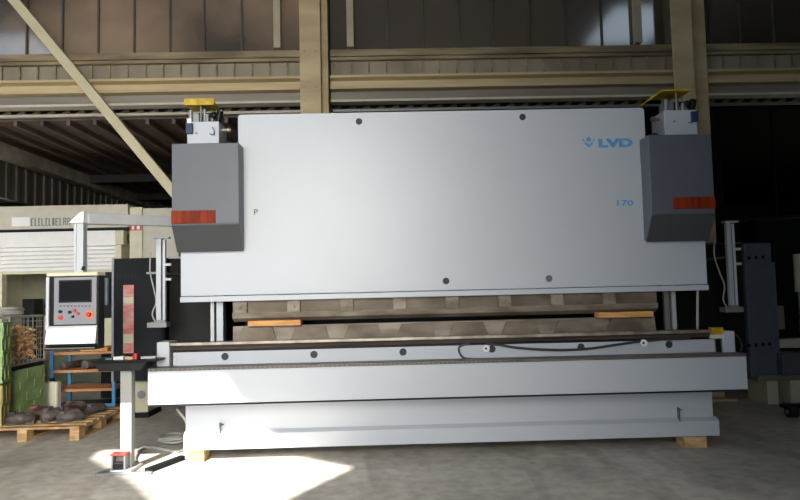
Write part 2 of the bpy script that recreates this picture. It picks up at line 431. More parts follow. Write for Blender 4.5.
# --- valve blocks on top of the cylinders
def valve(px0, px1, pt, pb, mir):
    Yv = 6.06
    a = W(px0, (pt+pb)/2, Yv).x; b = W(px1, (pt+pb)/2, Yv).x; z1 = W((px0+px1)/2, pt, Yv).z
    v = P(MB().box(a, b, Yv, Yv+.3, 2.856, z1, .006), 'valve_block', 'white_paint')
    w = b-a
    xe = a if mir < 0 else b
    MB().box(xe-.004 if mir < 0 else xe-.06, xe+.06 if mir < 0 else xe+.004, Yv-.03, Yv+.02, z1-.12, z1-.02, .004).build('solenoid_plug', 'dark_blue', v)
    if mir < 0: MB().box(a+.0, a+.045, Yv-.01, Yv+.02, z1-.02, z1+.03, .004).build('plug_cap', 'glossy_white', v)
    MB().cyl((a+w*.3, Yv-.006, z1-.11), (a+w*.3, Yv+.01, z1-.11), .012, 12).build('port_plug', 'grey_metal', v)
    MB().tube([(a+w*.8, Yv-.01, z1-.06), (a+w*.86, Yv-.02, z1-.09), (a+w*.84, Yv-.015, z1-.13), (a+w*.72, Yv-.01, z1-.12)], .006).build('pipe_loop', 'grey_metal', v)
    f = MB()
    f.box(a+.02, a+w*.35, Yv+.03, Yv+.16, z1, z1+.085, .004).cyl((a+w*.5, Yv+.06, z1), (a+w*.5, Yv+.06, z1+.13), .016)
    f.cyl((a+w*.1, Yv+.02, z1), (a+w*.1, Yv+.02, z1+.11), .02).cyl((a+w*.62, Yv+.0+.02, z1), (a+w*.62, Yv+.02, z1+.07), .018).box(a+w*.55, a+w*.9, Yv+.08, Yv+.2, z1, z1+.06, .004).cyl((a+w*.75, Yv+.05, z1), (a+w*.75, Yv+.05, z1+.1), .012)
    f.cyl((a+w*.95, Yv+.1, z1-.05), (a+w*1.0, Yv+.1, z1+.13), .02).build('valve_fitting', 'grey_metal', v)
    dk = MB().box(a+w*.2, a+w*.8, Yv+.1, Yv+.24, z1, z1+.11, .003).ball((a+w*.8, Yv+.05, z1+.07), .035)
    dk.cyl((a+w*.93, Yv+.05, z1), (a+w*1.0, Yv+.05, z1+.11), .03).build('solenoid', 'black_plastic', v)
    # side hoses toward the ram
    s = -mir; xo = b if mir < 0 else a
    h = MB().cyl((xo, Yv+.1, z1-.06), (xo+s*.09, Yv+.1, z1-.06), .016).cyl((xo+s*.06, Yv+.1, z1-.06), (xo+s*.08, Yv+.1, z1-.06), .028)
    h.build('hose_fitting', 'steel_light', v)
    MB().tube([(xo+s*.02, Yv+.14, 2.87), (xo+s*.05, Yv+.1, 2.93), (xo+s*.1, Yv+.14, 2.91), (xo+s*.09, Yv+.2, 2.86)], .028).build('hydraulic_hose', 'rubber', v, smooth=True)
    # yellow guard plate on top
    if mir < 0:
        c0 = W(185, 106, Yv); c1 = W(215, 99, Yv)
        MB().box(c0.x, c1.x, Yv-.02, Yv+.2, c0.z+.01, c0.z+.03).box(c0.x, c1.x, Yv-.03, Yv-.02, c0.z, c1.z).build('yellow_guard', 'yellow', v, bevel=.002)
        zg = c0.z
    else:
        p0 = W(649, 98.5, Yv-.05); p1 = W(660, 90.5, Yv-.02); p2 = W(689, 91, Yv)
        MB().prism([(p0.x, p0.z), (p1.x, p1.z), (p2.x, p1.z), (p2.x, p1.z-.014), (p1.x+.01, p1.z-.014), (p0.x+.01, p0.z-.012)], 'y', Yv-.05, Yv+.2).build('yellow_guard', 'yellow', v, bevel=.002)
        zg = p1.z-.014
    MB().cyl((a+w*.42, Yv+.02, z1), (a+w*.42, Yv+.02, zg), .009, 8).build('guard_post', 'grey_metal', v)
    MB().cyl((a+w*.8, Yv+.15, z1), (a+w*.8, Yv+.15, zg), .009, 8).build('guard_post', 'grey_metal', v)
    return v
valve(187, 219, 121.5, 146, -1)
valve(664.5, 697, 110, 133, 1)
# --- clamping beam and upper tools
tx0, tx1 = W(233, 320, 6.05).x, W(657, 305, 6.05).x
zA = W(400, 300, 6.05).z; zB = W(400, 309, 6.05).z; zC = W(400, 315.5, 6.05).z
ub = P(MB().box(tx0, tx1, 6.05, 6.14, zB, 1.56), 'clamping_beam', 'steel_mid')
x = tx0+.02; k = 0
while x < tx1-.1:
    MB().prism([(6.00, zB+.0), (6.05, zB-.0), (6.05, zA+.02), (6.02, zA+.02)], 'x', x, x+.115).cyl((x+.057, 5.985, zB+.05), (x+.057, 6.02, zB+.05), .012, 8).build('clamp', 'steel', ub)
    x += .487
pz = P(MB().prism([(6.02, zB), (6.13, zB), (6.13, zC-.01), (6.10, zC-.025), (6.03, zC+.01)], 'x', tx0, tx1), 'upper_tool', 'steel')
# --- lower die and table beam
zD = W(400, 322.5, 6.05).z; zE = W(400, 338, 6.05).z
dl = P(MB().prism([(6.03, zE-.02), (6.16, zE-.02), (6.13, zD), (6.06, zD)], 'x', tx0, W(655, 318, 6.05).x), 'lower_die', 'steel')
x = tx0+.03; k = 0
while x < tx1-.35:
    MB().prism([(x, zE-.01), (x+.38, zE-.01), (x+.33, zD-.012), (x+.06, zD-.012)], 'y', 6.02, 6.06).build('die_block', 'steel_mid', dl)
    x += .487
# rail (brown steel ledge) above the white bed
bx0, bx1 = W(172, 350, 5.93).x, W(713, 340, 5.93).x
zR1 = W(400, 337.5, 5.93).z; zR0 = W(400, 345.5, 5.93).z
P(MB().prism([(5.90, zR0+.012), (6.3, zR0+.012), (6.3, zR1-.01), (5.97, zR1), (5.93, zR1-.006)], 'x', bx0, bx1), 'die_rail', 'rail_steel', bevel=.002)
P(MB().box(bx0-.01, bx1, 5.89, 5.94, zR1-.024, zR1+.004, .004), 'rail_highlight_lip', 'steel_light')  # lip in paler steel paints in the highlight along the rail top
P(MB().box(bx0+.06, bx1-.01, 5.925, 5.96, zR0-.012, zR0+.012), 'rail_groove', 'black_paint')
bz0 = .868
bed = P(MB().box(bx0+.01, bx1+.02, 5.93, 6.1, bz0-.3, zR0-.012, .004), 'bed', 'white_paint')
for px, py in ((225, 356.5), (314, 354.5), (403, 352), (492, 349), (581, 347), (669, 344.5)):
    disc(px, py, 5.93, .033, 'bed_hole', 'hole', bed, .003)
for px, py in ((486, 348.5), (643.5, 343)):
    disc(px, py, 5.90, .033, 'cable_clip', 'glossy_white', bed, .014); disc(px, py, 5.885, .010, 'clip_screw', 'black_plastic', bed, .003)
# end blocks
ex0, ex1 = W(157.5, 355, 5.9).x, W(170, 355, 5.9).x
P(MB().box(ex0, ex1, 5.88, 6.1, .867, W(164, 342, 5.9).z, .004), 'end_block', 'aluminium')
ex2, ex3 = W(724, 350, 5.88).x, W(735.5, 350, 5.88).x
eb = P(MB().box(ex2, ex3, 5.88, 6.1, .86, W(730, 331, 5.9).z, .004), 'end_block', 'white_paint')
P(MB().box(ex2-.11, ex2, 5.885, 6.0, W(718, 338.5, 5.89).z, W(718, 334.5, 5.89).z, .003), 'end_bracket', 'cream')
P(MB().box(ex2-.10, ex2+.005, 5.88, 5.878+.07, W(718, 334.4, 5.89).z, W(718, 327.5, 5.89).z, .003), 'end_clamp', 'yellow')
P(MB().box(ex2-.04, ex2-.015, 5.90, 5.93, .87, W(718, 339, 5.9).z), 'end_gap', 'black_paint')
P(MB().tube([(ex3-.02, 5.95, W(735, 333, 5.95).z), (ex3+.06, 5.95, W(740, 336, 5.95).z), (ex3+.1, 5.95, W(740, 345, 5.95).z), (ex3+.08, 5.95, W(740, 352, 5.95).z)], .007), 'cable', 'cable_black', smooth=True)
# --- front table (apron) with its slotted strip
ax0, ax1 = -2.097, 3.17
ap = P(MB().box(ax0, ax1, 5.75, 5.93, .552, .84, .004), 'front_table', 'white_paint')
P(MB().box(ax0, ax1, 5.745, 5.94, .841, .866, .002), 'table_strip', 'slot')
sl = MB(); x = ax0+.03
while x < 1.2: sl.cyl((x, 5.741, .853), (x, 5.75, .853), .0055, 6); x += .042
tag(P(sl, 'strip_holes', 'black_paint', ap), kind='stuff')
P(MB().box(ax0+.01, ax1, 5.76, 5.93, .535, .551), 'table_underside', 'dark_grey')
# --- base
P(MB().box(-1.86, 2.985, 6.03, 6.2, .26, .60, .004), 'base_plate', 'white_paint')
P(MB().prism([(5.985, .10), (6.2, .10), (6.2, .265), (6.03, .265), (5.985, .235)], 'x', -1.865, 3.015), 'base_flange', 'white_paint', bevel=.003)
for px, py in ((221, 431), (680, 415.5)):
    c = W(px, py, 6.0); P(MB().box(c.x-.012, c.x-.004, 5.985, 6.03, c.z-.06, c.z+.07).box(c.x-.012, c.x+.02, 5.985, 6.03, c.z+.05, c.z+.056), 'seam_mark', 'slate_paint')
# --- guides between ram and bed, side frames
for q0, q1, mm in ((210.5, 214, 'aluminium'), (216.5, 223, 'white_paint')):
    P(MB().box(W(q0, 320, 6.12).x, W(q1, 320, 6.12).x, 6.12, 6.16, .9, 1.6), 'guide_rail', mm)
for q0, q1, mm in ((664.5, 669.5, 'grey_metal'), (672, 676, 'aluminium')):
    P(MB().box(W(q0, 305, 6.12).x, W(q1, 305, 6.12).x, 6.12, 6.16, .9, 1.6), 'guide_rail', mm)
P(MB().cyl(W(697.5, 290, 6.1), W(697.5, 330, 6.1), .012, 8), 'limit_rod', 'cable_grey')
for xa in (-1.62, 2.66):
    P(MB().box(xa, xa+.08, 6.25, 7.9, .3, 2.9).box(xa-.02, xa+.1, 6.8, 7.9, 0, .3), 'side_frame', 'black_paint')
P(MB().box(-1.5, 2.6, 6.35, 6.42, .45, 1.1), 'rear_beam', 'black_paint')
P(MB().box(-1.5, 2.6, 6.9, 7.0, 1.0, 2.0), 'rear_cover', 'black_paint')
# black side guards beside the frame
gl0, gl1 = W(165, 300, 6.9).x, -1.63
sg = P(MB().box(gl0, gl1, 6.9, 6.95, .75, W(200, 258, 6.9).z), 'side_guard', 'black_paint')
MB().box(gl0, gl1, 6.885, 6.96, W(200, 258, 6.9).z, W(200, 258, 6.9).z+.02).build('guard_edge', 'aluminium', sg)
gr0, gr1 = 2.75, W(744, 300, 6.9).x
sg = P(MB().box(gr0, gr1, 6.9, 6.95, .75, W(726, 244, 6.9).z), 'side_guard', 'black_paint')
MB().box(gr0, gr1, 6.885, 6.96, W(726, 244, 6.9).z, W(726, 244, 6.9).z+.015).build('guard_edge', 'slate_dark', sg)
# cable across the bed: loop, then long sag
pts = [(470, 344), (464, 344.5), (459.5, 347), (459, 351), (461.5, 356), (466, 358.5), (480, 359.5)]
P(MB().tube([W(p, q, 5.905) for p, q in pts], .010), 'cable', 'cable_black', smooth=True)
MB().box(W(480, 359, 5.9).x, W(487, 359, 5.9).x, 5.895, 5.92, W(484, 360, 5.9).z, W(484, 358.5, 5.9).z).build('cable_end', 'black_plastic', press)
pts = [(486, 343.5), (500, 345), (515, 347.5), (540, 349.5), (565, 350), (590, 348.5), (615, 345), (640, 341.5), (662, 339.5), (690, 338.5)]
P(MB().tube([W(p, q, 5.90) for p, q in pts], .011), 'cable', 'cable_black', smooth=True)
# hose under the left end of the base
P(MB().tube([W(177, 409, 6.1), W(180, 413, 6.08), W(184, 418, 6.06), W(187, 424, 6.06)], .012), 'cable', 'cable_grey', smooth=True)

# ------------------------------------------------------------------ wooden strips between the tools
for (p0, p1, q, lab) in ((248, 301, 322.7, 'pale wooden strip wedged between the press tools at the left end'),
                         (598, 653, 314.5, 'pale wooden strip wedged between the press tools at the right end')):
    a = W(p0, q, 5.99); b = W(p1, q, 5.99)
    tag(MB().box(a.x, b.x, 5.975, 6.10, zD+.001, zD+.05, .004).build('wooden_strip', 'wood'), lab, 'wood strip', 'wooden strips between the press tools')
# blocks under the base
for (p0, p1, lab) in ((190, 205, 'small wooden block under the left end of the press base'), (684, 706, 'small wooden block under the right end of the press base')):
    a = W(p0, 450, 6.0).x; b = W(p1, 450, 6.0).x
    o = MB().box(a, b, 5.97, 6.17, 0, .099, .004).build('wooden_block', 'wood_pale'); tag(o, lab, 'wood block', 'wooden blocks under the press')

# ------------------------------------------------------------------ light curtain posts
def curtain(px0, px1, py0, py1, foot, Y, lab, side, gx):
    a = W(px0, (py0+py1)/2, Y).x; b = W(px1, (py0+py1)/2, Y).x; z1 = W((px0+px1)/2, py0, Y).z; z0 = W((px0+px1)/2, py1, Y).z
    t = thing('light_barrier', ((a+b)/2, Y, z0), lab, 'safety sensor', 'light barrier posts at both ends of the press')
    w = b-a
    MB().box(a, a+w*.55, Y, Y+.05, z0, z1, .003).build('housing', 'aluminium', t)
    MB().box(a+w*.55, a+w*.7, Y+.015, Y+.04, z0, z1).build('lens_strip', 'dark_grey', t)
    MB().box(a+w*.7, b, Y+.005, Y+.045, z0, z1-.01, .002).build('channel', 'white_paint', t)
    MB().box(a-.02, b+.04, Y-.01, Y+.06, z1, z1+.016, .002).build('end_cap', 'aluminium', t)
    f0, f1 = W(foot[0], foot[2], Y).x, W(foot[1], foot[2], Y).x
    MB().box(f0, f1, Y-.03, Y+.09, z0-.07, z0-.02, .004).box(a, b, Y, Y+.05, z0-.02, z0).build('bracket', 'grey_metal', t)
    for q in (.36, .56):
        z = z1-(z1-z0)*q*.9; MB().box(b-.005, b+.055, Y+.0, Y+.04, z-.012, z+.012, .003).build('clamp', 'aluminium', t)
    z = z1-(z1-z0)*.42
    MB().box(a-.11 if side < 0 else a, b if side < 0 else b+.02, Y+.05, Y+.065, z-.01, z+.01).box(a, a+w*.5, Y+.05, 6.9, z-.01, z+.01).build('support_arm', 'grey_metal', t)
    MB().tube([(a-.08, Y+.08, z+.2), (a-.09, Y+.09, z+.02), (a-.05, Y+.08, z-.15), (a-.02, Y+.06, z-.28), (a-.05, Y+.04, z0+.06), (a-.02, Y+.04, z0-.02)], .007).build('cable', 'cable_grey', t, smooth=True)
curtain(156, 165, 238.5, 320, (148, 167.5, 323), 6.3, 'upright grey light barrier post beside the left end of the press', -1, gl0)
curtain(728.5, 736.5, 222.5, 305, (724, 742, 307), 6.3, 'upright grey light barrier post beside the right end of the press', 1, gr0)

# ------------------------------------------------------------------ electrical cabinet
Yc = 6.75
c0 = W(113, 300, Yc).x; c1 = W(164.5, 300, Yc).x; cz1 = W(140, 258, Yc).z; cz0 = W(140, 381, Yc).z
cab = thing('electrical_cabinet', ((c0+c1)/2, Yc, cz0), 'dark grey electrical cabinet with a red label strip at the left end of the press', 'cabinet')
MB().box(c0, c1, Yc, Yc+.9, cz0, cz1, .006).build('body', 'black_paint', cab)
MB().box(c0+.02, c1-.01, Yc-.018, Yc, cz0+.02, cz1-.02, .004).build('door', 'dark_grey', cab)
MB().box(c0-.006, c0+.016, Yc-.02, Yc+.02, cz0, cz1).build('door_edge', 'grey_metal', cab)
v = MB()
for i in range(6):
    x = W(118.5+i*3.6, 276, Yc).x; v.box(x-.008, x+.008, Yc-.022, Yc-.017, W(128, 279, Yc).z, W(128, 273.5, Yc).z)
v.build('vent_slots', 'black_plastic', cab)
lb = MB().box(W(124, 300, Yc).x, W(134.5, 300, Yc).x, Yc-.021, Yc-.017, W(129, 353, Yc).z, W(129, 285, Yc).z).build('label_strip', 'pink_label', cab)
for (q0, q1) in ((297, 303), (334, 343)):
    MB().box(W(124.5, 300, Yc).x, W(134, 300, Yc).x, Yc-.023, Yc-.020, W(129, q1, Yc).z, W(129, q0, Yc).z).build('label_patch', 'cream', lb)

# ------------------------------------------------------------------ control pendant
Yp = 5.3
def wp(x, y): return W(x, y, Yp)
pen = thing('control_pendant', (wp(76, 310).x, Yp+.05, wp(76, 348).z), 'control console with a dark screen hanging from a pale swing arm', 'control panel')
pa, pb_ = wp(48, 310).x, wp(98.5, 310).x; z1 = wp(76, 275).z; z0 = wp(76, 347).z
case = MB().box(pa, pb_, Yp, Yp+.12, z0, z1, .008).build('case', 'black_paint', pen)
MB().box(pa-.006, pb_+.0, Yp-.02, Yp+.13, z1-.008, z1+.022, .006).build('top_rim', 'cream', pen)
MB().box(pa-.012, pa+.012, Yp-.015, Yp+.12, wp(60, 330).z, z1-.012, .003).build('side_rim', 'aluminium', pen)
fp = MB().box(wp(54.5, 300).x, wp(97, 300).x, Yp-.012, Yp, wp(76, 324.5).z, wp(76, 277).z, .004).build('faceplate', 'faceplate', pen)
MB().box(wp(59.5, 300).x, wp(92.5, 300).x, Yp-.017, Yp-.011, wp(76, 302.5).z, wp(76, 280).z, .003).build('bezel', 'black_plastic', fp)
MB().box(wp(61, 300).x, wp(91, 300).x, Yp-.019, Yp-.016, wp(76, 301).z, wp(76, 281.5).z).build('screen', 'screen', fp)
for i in range(9):
    c = wp(61.5+i*3.6, 306); MB().box(c.x-.007, c.x+.007, Yp-.016, Yp-.011, c.z-.007, c.z+.007, .001).build('key', 'slate_paint', fp)
for (px, py, r, mm) in ((61.5, 311.5, 1.6, 'black_plastic'), (61.5, 317.5, 2.0, 'red'), (71, 312, 1.5, 'black_plastic'), (75.5, 310.5, 1.5, 'red'), (79, 313.5, 1.4, 'red'), (74, 316.5, 1.2, 'black_plastic')):
    c = wp(px, py); MB().cyl((c.x, Yp-.03, c.z), (c.x, Yp-.01, c.z), r*Yp/FPX, 14).build('push_button', mm, fp, bevel=.002)
c = wp(90, 314.5); MB().cyl((c.x, Yp-.016, c.z), (c.x, Yp-.01, c.z), 4*Yp/FPX, 20).build('emergency_ring', 'orange', fp)
MB().cyl((c.x, Yp-.045, c.z), (c.x, Yp-.012, c.z), 2.1*Yp/FPX, 20).build('emergency_button', 'red', fp, bevel=.004)
ky = MB().prism([(Yp-.03, wp(76, 325.5).z), (Yp-.005, wp(76, 325.5).z), (Yp-.005, wp(76, 344).z), (Yp-.06, wp(76, 343.5).z)], 'x', pa+.005, pb_-.0).build('keyboard_box', 'grey_metal', pen, bevel=.004)
A = (Yp-.034, wp(76, 328).z); B = (Yp-.0545, wp(76, 339.5).z)
kp = MB().prism([A, (A[0]-.008, A[1]), (B[0]-.008, B[1]), B], 'x', pa+.06, pb_-.02).build('keypad', 'glossy_white', ky)
kk = MB()
for i in range(7):
    for j in range(3):
        x = wp(78+i*2.2, 330).x; t = .2+j*.28; yy = A[0]*(1-t)+B[0]*t-.008; zz = A[1]*(1-t)+B[1]*t
        kk.box(x-.006, x+.006, yy-.005, yy+.002, zz-.008, zz+.008)
kk.build('keypad_keys', 'faceplate', kp)
MB().box(pa+.0, pb_+.0, Yp-.06, Yp+.12, z0-.02, z0-.0, .006).build('bottom_tray', 'black_plastic', pen)
# swing arm
tx0_, tx1_ = wp(72.5, 240).x, wp(81.5, 240).x
ztop = wp(78, 219).z
MB().box(tx0_, tx0_+.018, Yp+.02, Yp+.10, z1+.022, ztop, .002).box(tx0_+.018, tx1_, Yp+.03, Yp+.10, z1+.022, ztop).build('drop_tube', 'aluminium', pen)
MB().cyl((tx1_+.0, Yp+.02, z1+.04), (tx1_+.01, Yp+.02, z1+.07), .012, 8).build('cable_gland', 'black_plastic', pen)
e0, e1 = wp(68.5, 222), wp(84, 208.5)
MB().prism([(tx0_-.035, ztop-.03), (tx1_-.01, ztop+.06), (tx1_+.015, ztop+.065), (tx1_+.015, ztop-.03)], 'y', Yp, Yp+.13).build('elbow', 'glossy_white', pen, bevel=.004)
sA = Vector((tx1_, Yp+.07, ztop-.0)); sB = Vector((W(180, 222, 6.05).x, 6.12, W(180, 222, 6.12).z))
MB().bar(sA+Vector((0, 0, .01)), sB, .09, .09).build('swing_arm', 'aluminium', pen, bevel=.006)
MB().cyl(sB+Vector((0, .0, -.1)), sB+Vector((0, .0, .1)), .05, 16).build('pivot', 'grey_metal', pen)

# ------------------------------------------------------------------ foot-switch stand
Ys = 5.75
g = F(127, 466.5); sx0, sx1 = W(120, 420, Ys).x, W(131.5, 420, Ys).x
zt_ = W(127, 370, Ys).z
st = thing('pedestal_stand', ((sx0+sx1)/2, Ys, 0), 'white square post with flat feet and a black tray on top', 'stand')
MB().box(sx0, sx1, Ys, Ys+.08, .03, zt_, .006).build('post', 'post_paint', st)
ba, bb = W(96, 470, 5.62).x, W(152, 468, 5.62).x
MB().box(ba, bb, 5.6, 5.64, 0, .022, .003).build('foot_bar', 'grey_metal', st)
MB().box(sx0-.04, sx1+.04, 5.64, Ys+.16, 0, .03, .003).build('foot_plate', 'aluminium', st)
a = Vector((ba+.02, 5.64, .012)); MB().bar(a, a+Vector((.17, .38, 0)), .035, .022).build('outrigger', 'grey_metal', st)
a = Vector((bb-.05, 5.64, .022)); MB().bar(a, a+Vector((.17, .42, 0)), .05, .04).build('outrigger', 'dark_grey', st)
ta, tb = W(97, 365, Ys).x, W(150, 365, Ys).x
tr = MB().prism([(ta+.05, zt_), (tb-.06, zt_), (tb, zt_+.075), (ta, zt_+.075)], 'y', Ys-.08, Ys+.22).build('tray', 'black_plastic', st, bevel=.006)
MB().box(ta-.01, tb+.09, Ys-.085, Ys+.225, zt_+.0755, zt_+.09, .004).build('tray_lid', 'black_paint', st)
tz = zt_+.0905
def small(name, mm, px0, px1, h, lab, cat, yy=Ys-.03, d=.06):
    a = W(px0, 358, yy).x; b = W(px1, 358, yy).x
    return tag(MB().box(a, b, yy, yy+d, tz, tz+h, .004).build(name, mm), lab, cat)
small('glove', 'glossy_white', 113, 123, .03, 'small white object lying on the left of the black tray', 'tool')
small('green_tag', 'teal', 105, 112, .022, 'small teal tag lying at the left end of the black tray', 'tag')
small('wooden_piece', 'wood_pale', 124.5, 132.5, .026, 'small pale wooden piece lying on the black tray', 'wood piece')
c = W(135.5, 357, Ys)
tag(MB().cyl((c.x, Ys-.0, tz), (c.x, Ys, tz+.05), .017, 14).build('red_knob', 'red'), 'small red knob standing on the black tray', 'knob')
c0_ = W(141, 358, Ys).x
tag(MB().bar((c0_, Ys, tz+.013), (W(155, 357, Ys).x, Ys+.02, tz+.013), .04, .024).build('hand_tool', 'grey_metal', bevel=.004), 'grey hand tool lying at the right end of the black tray', 'tool')
# foot pedal
pa_, pb2 = W(111, 460, 5.66).x, W(125.5, 460, 5.66).x
fpd = thing('foot_pedal', ((pa_+pb2)/2, 5.66, .0305), 'small foot pedal with a red rim at the foot of the white post', 'pedal')
fh = 5.655
MB().box(pa_, pa_+.015, fh, fh+.085, .0305, .15).box(pb2-.015, pb2, fh, fh+.085, .0305, .15).box(pa_, pb2, fh+.07, fh+.09, .0305, .15).build('housing', 'grey_metal', fpd, bevel=.002)
MB().box(pa_-.005, pb2+.005, fh-.005, fh+.09, .15, .165, .003).build('rim', 'red', fpd)
MB().box(pa_+.02, pb2-.02, fh+.0, fh+.06, .035, .09, .004).build('treadle', 'black_plastic', fpd)
# cables on the floor
def gp(px, py, z=.015): return F(px, py, z)
tag(MB().tube([gp(134, 460), gp(138, 452), gp(145, 447.5), gp(156, 448), (gp(166, 450)), gp(176, 451.5), gp(185, 449)], .016).build('floor_cable', 'cable_grey', smooth=True), 'thick grey cable on the floor from the white post to the press', 'cable')
cc = gp(175, 441)
pts = []
for i in range(30):
    a = 2*math.pi*i/10; r = .13+.02*math.sin(i*1.7)
    pts.append((cc.x+r*math.cos(a)*1.05-.005*i/10, cc.y+r*math.sin(a)*1.1, .014+.022*(i/10)))
tag(MB().tube(pts, .011).build('cable_coil', 'cable_grey', smooth=True), 'coil of thin grey cable on the floor beside the left end of the press', 'cable')

# ================================================================== LEFT CLUTTER
# pallets
def pallet(x0, x1, y0, y1):
    t = thing('pallet', ((x0+x1)/2, (y0+y1)/2, 0), '', 'pallet')
    w = x1-x0; h = y1-y0
    n = 8
    for i in range(n):          # top boards run front to back? they run along x
        yy = y0+(h-.1)*i/(n-1); MB().box(x0, x1, yy, yy+.1, .122, .144, .002).build('top_board', 'wood_pale', t)
    for xx in (x0, x0+w/2-.05, x1-.1):
        MB().box(xx, xx+.1, y0, y1, .1, .1215, .002).build('stringer', 'wood_pale', t)
        MB().box(xx, xx+.1, y0, y1, 0, .02, .002).build('bottom_board', 'wood_pale', t)
        for yy in (y0, y0+h/2-.07, y1-.14):
            MB().box(xx, xx+.1, yy, yy+.14, .02, .1, .002).build('block', 'wood_pale', t)
    return t
p1 = pallet(-4.46, -3.27, 7.0, 8.2); p1['label'] = 'wooden pallet loaded with dark castings on the floor, beside the green crates'
p2 = pallet(-5.7, -4.5, 7.0, 8.2); p2['label'] = 'wooden pallet under the stacks of green and olive crates'
# castings on the pallet
cl = [(-3.98, 7.18, .15, .09, .13, 10, 'rounded dark casting at the front left of the pallet, nearest the olive crate', 'casting'),
      (-3.74, 7.36, .13, .09, .14, 70, 'dark iron casting at the front of the pallet, second from the left', 'casting'),
      (-3.50, 7.30, .15, .08, .11, 30, 'grey elongated casting at the front of the pallet, nearest its right corner', 'casting'),
      (-3.98, 7.62, .15, .11, .12, 5, 'reddish brown rusty casting in the middle of the pallet', 'casting_red'),
      (-3.68, 7.70, .11, .11, .10, 60, 'reddish casting on the pallet behind the grey elongated one', 'casting_red'),
      (-3.44, 7.78, .14, .06, .10, 60, 'long dark casting lying at the right side of the pallet', 'casting'),
      (-3.80, 8.04, .14, .08, .10, 0, 'small dark casting at the back of the pallet near the blue shelf', 'casting')]
for (x, y, a, b, h, r, lab, mm) in cl:
    m = MB(); q = Matrix.Rotation(R(r), 3, 'Z')
    m.ball((x, y, .145+h*.5), 1, (a, b, h*.5), rot=q, seg=18)
    e = q @ Vector((a*.55, 0, 0)); m.cyl((x-e.x, y-e.y, .146), (x-e.x, y-e.y, .145+h*1.1), b*.45, 14)
    m.cyl((x+e.x, y+e.y, .146), (x+e.x, y+e.y, .145+h*.95), b*.55, 14, b*.35)
    m.bar((x-e.x*1.7, y-e.y*1.7, .175), (x+e.x*1.7, y+e.y*1.7, .175), .05, .06); m.bar((x-e.x, y-e.y, .145+h*.8), (x+e.x, y+e.y, .145+h*.8), .03, .05)
    tag(m.build('iron_casting', mm, smooth=False, bevel=.006), lab, 'casting', 'castings on the pallet')
# crates
def crate(x, y, z, w, d, h, rz, mm, lab, holes=False):
    t = thing('crate', (x, y, z), lab, 'crate', 'stacked crates', rz)
    def add(mb, n, m2): return mb.build(n, m2, None)
    m = MB().box(-w, 0, 0, .02, 0, h).box(-w, 0, d-.02, d, 0, h).box(-w, -w+.02, .02, d-.02, 0, h).box(-.02, 0, .02, d-.02, 0, h).box(-w+.02, -.02, .02, d-.02, 0, .02)
    for zz in (0, h*.5-.01, h-.025):   # horizontal ribs
        m.box(-w, .008, -.008, 0, zz, zz+.025).box(0, .008, 0, d, zz, zz+.025)
    for i in range(5):
        yy = d*(i+.5)/5; m.box(0, .006, yy-.01, yy+.01, 0+.026, h*.5-.011) if i % 2 else m.box(0, .006, yy-.01, yy+.01, h*.5+.016, h-.026)
    for i in range(6):
        xx = -w*(i+.3)/6; m.box(xx-.01, xx+.01, -.006, 0, .026, h-.026)
    o = m.build('body', mm); o.parent = t
    if holes:
        k = MB()
        for j in range(2): k.box(-.09, -.05, -.010, -.004, h*(.25+.5*j)-.015, h*(.25+.5*j)+.015)
        k = k.build('hand_hole', 'black_paint'); k.parent = t
    return t
hA = .21
crate(-4.15, 7.12, .1445, .6, .36, .43, R(16), 'olive_crate', 'olive coloured crate at the bottom of the front stack')
crate(-4.15, 7.12, .60, .6, .36, .32, R(16), 'green_crate', 'lower green crate of the front stack, on top of the olive crate', True)
crate(-4.15, 7.12, .925, .6, .36, .32, R(16), 'green_crate', 'topmost green crate of the front stack, at the left edge of the picture', True)
# spacer under the green ones
tag(MB().box(-4.62, -4.28, 7.16, 7.34, .5755, .5995).build('spacer_board', 'black_paint'), 'dark board lying between the olive crate and the green crates above it', 'board')
crate(-4.33, 7.56, .1445, .6, .78, .26, 0, 'green_crate', 'green crate at the bottom of the second stack, beside the pallet of castings')
crate(-4.33, 7.56, .4055, .6, .78, .26, 0, 'green_crate', 'green crate right below the wire cage')
# dark tray then the wire cage with wood pieces
zc0 = .667
tag(MB().box(-4.93, -4.34, 7.57, 8.33, zc0, zc0+.05, .004).build('dark_tray', 'black_paint'), 'black tray between the green crate and the wire cage', 'tray')
cz0_, cz1_ = zc0+.0515, 1.29
cage = thing('wire_cage', (-4.63, 7.87, cz0_), 'grey wire mesh cage filled with wood pieces, on top of the second crate stack', 'cage')
m = MB(); x0, x1, y0, y1 = -4.93, -4.33, 7.57, 8.34
for (xx, yy) in ((x0, y0), (x1, y0), (x0, y1), (x1, y1)): m.box(xx-.012, xx+.012, yy-.012, yy+.012, cz0_, cz1_)
for zz in (cz0_+.01, cz1_-.01):
    for yy in (y0, y1): m.box(x0, x1, yy-.01, yy+.01, zz-.01, zz+.01)
    for xx in (x0, x1): m.box(xx-.01, xx+.01, y0, y1, zz-.01, zz+.01)
m.build('frame', 'wire', cage)
m = MB()
for i in range(1, 8):
    zz = cz0_+(cz1_-cz0_)*i/8
    for yy in (y0, y1): m.box(x0, x1, yy-.002, yy+.002, zz-.002, zz+.002)
    for xx in (x0, x1): m.box(xx-.002, xx+.002, y0, y1, zz-.002, zz+.002)
for i in range(1, 8):
    t = i/8
    for yy in (y0, y1): m.box(x0+(x1-x0)*t-.003, x0+(x1-x0)*t+.003, yy-.003, yy+.003, cz0_, cz1_)
    for xx in (x0, x1): m.box(xx-.003, xx+.003, y0+(y1-y0)*t-.003, y0+(y1-y0)*t+.003, cz0_, cz1_)
m.build('mesh', 'wire', cage)
MB().box(x0+.02, x1-.02, y0+.02, y1-.02, cz0_+.0005, cz0_+.02).build('floor_panel', 'grey_metal', cage)
m = MB(); rr = random.Random(3)
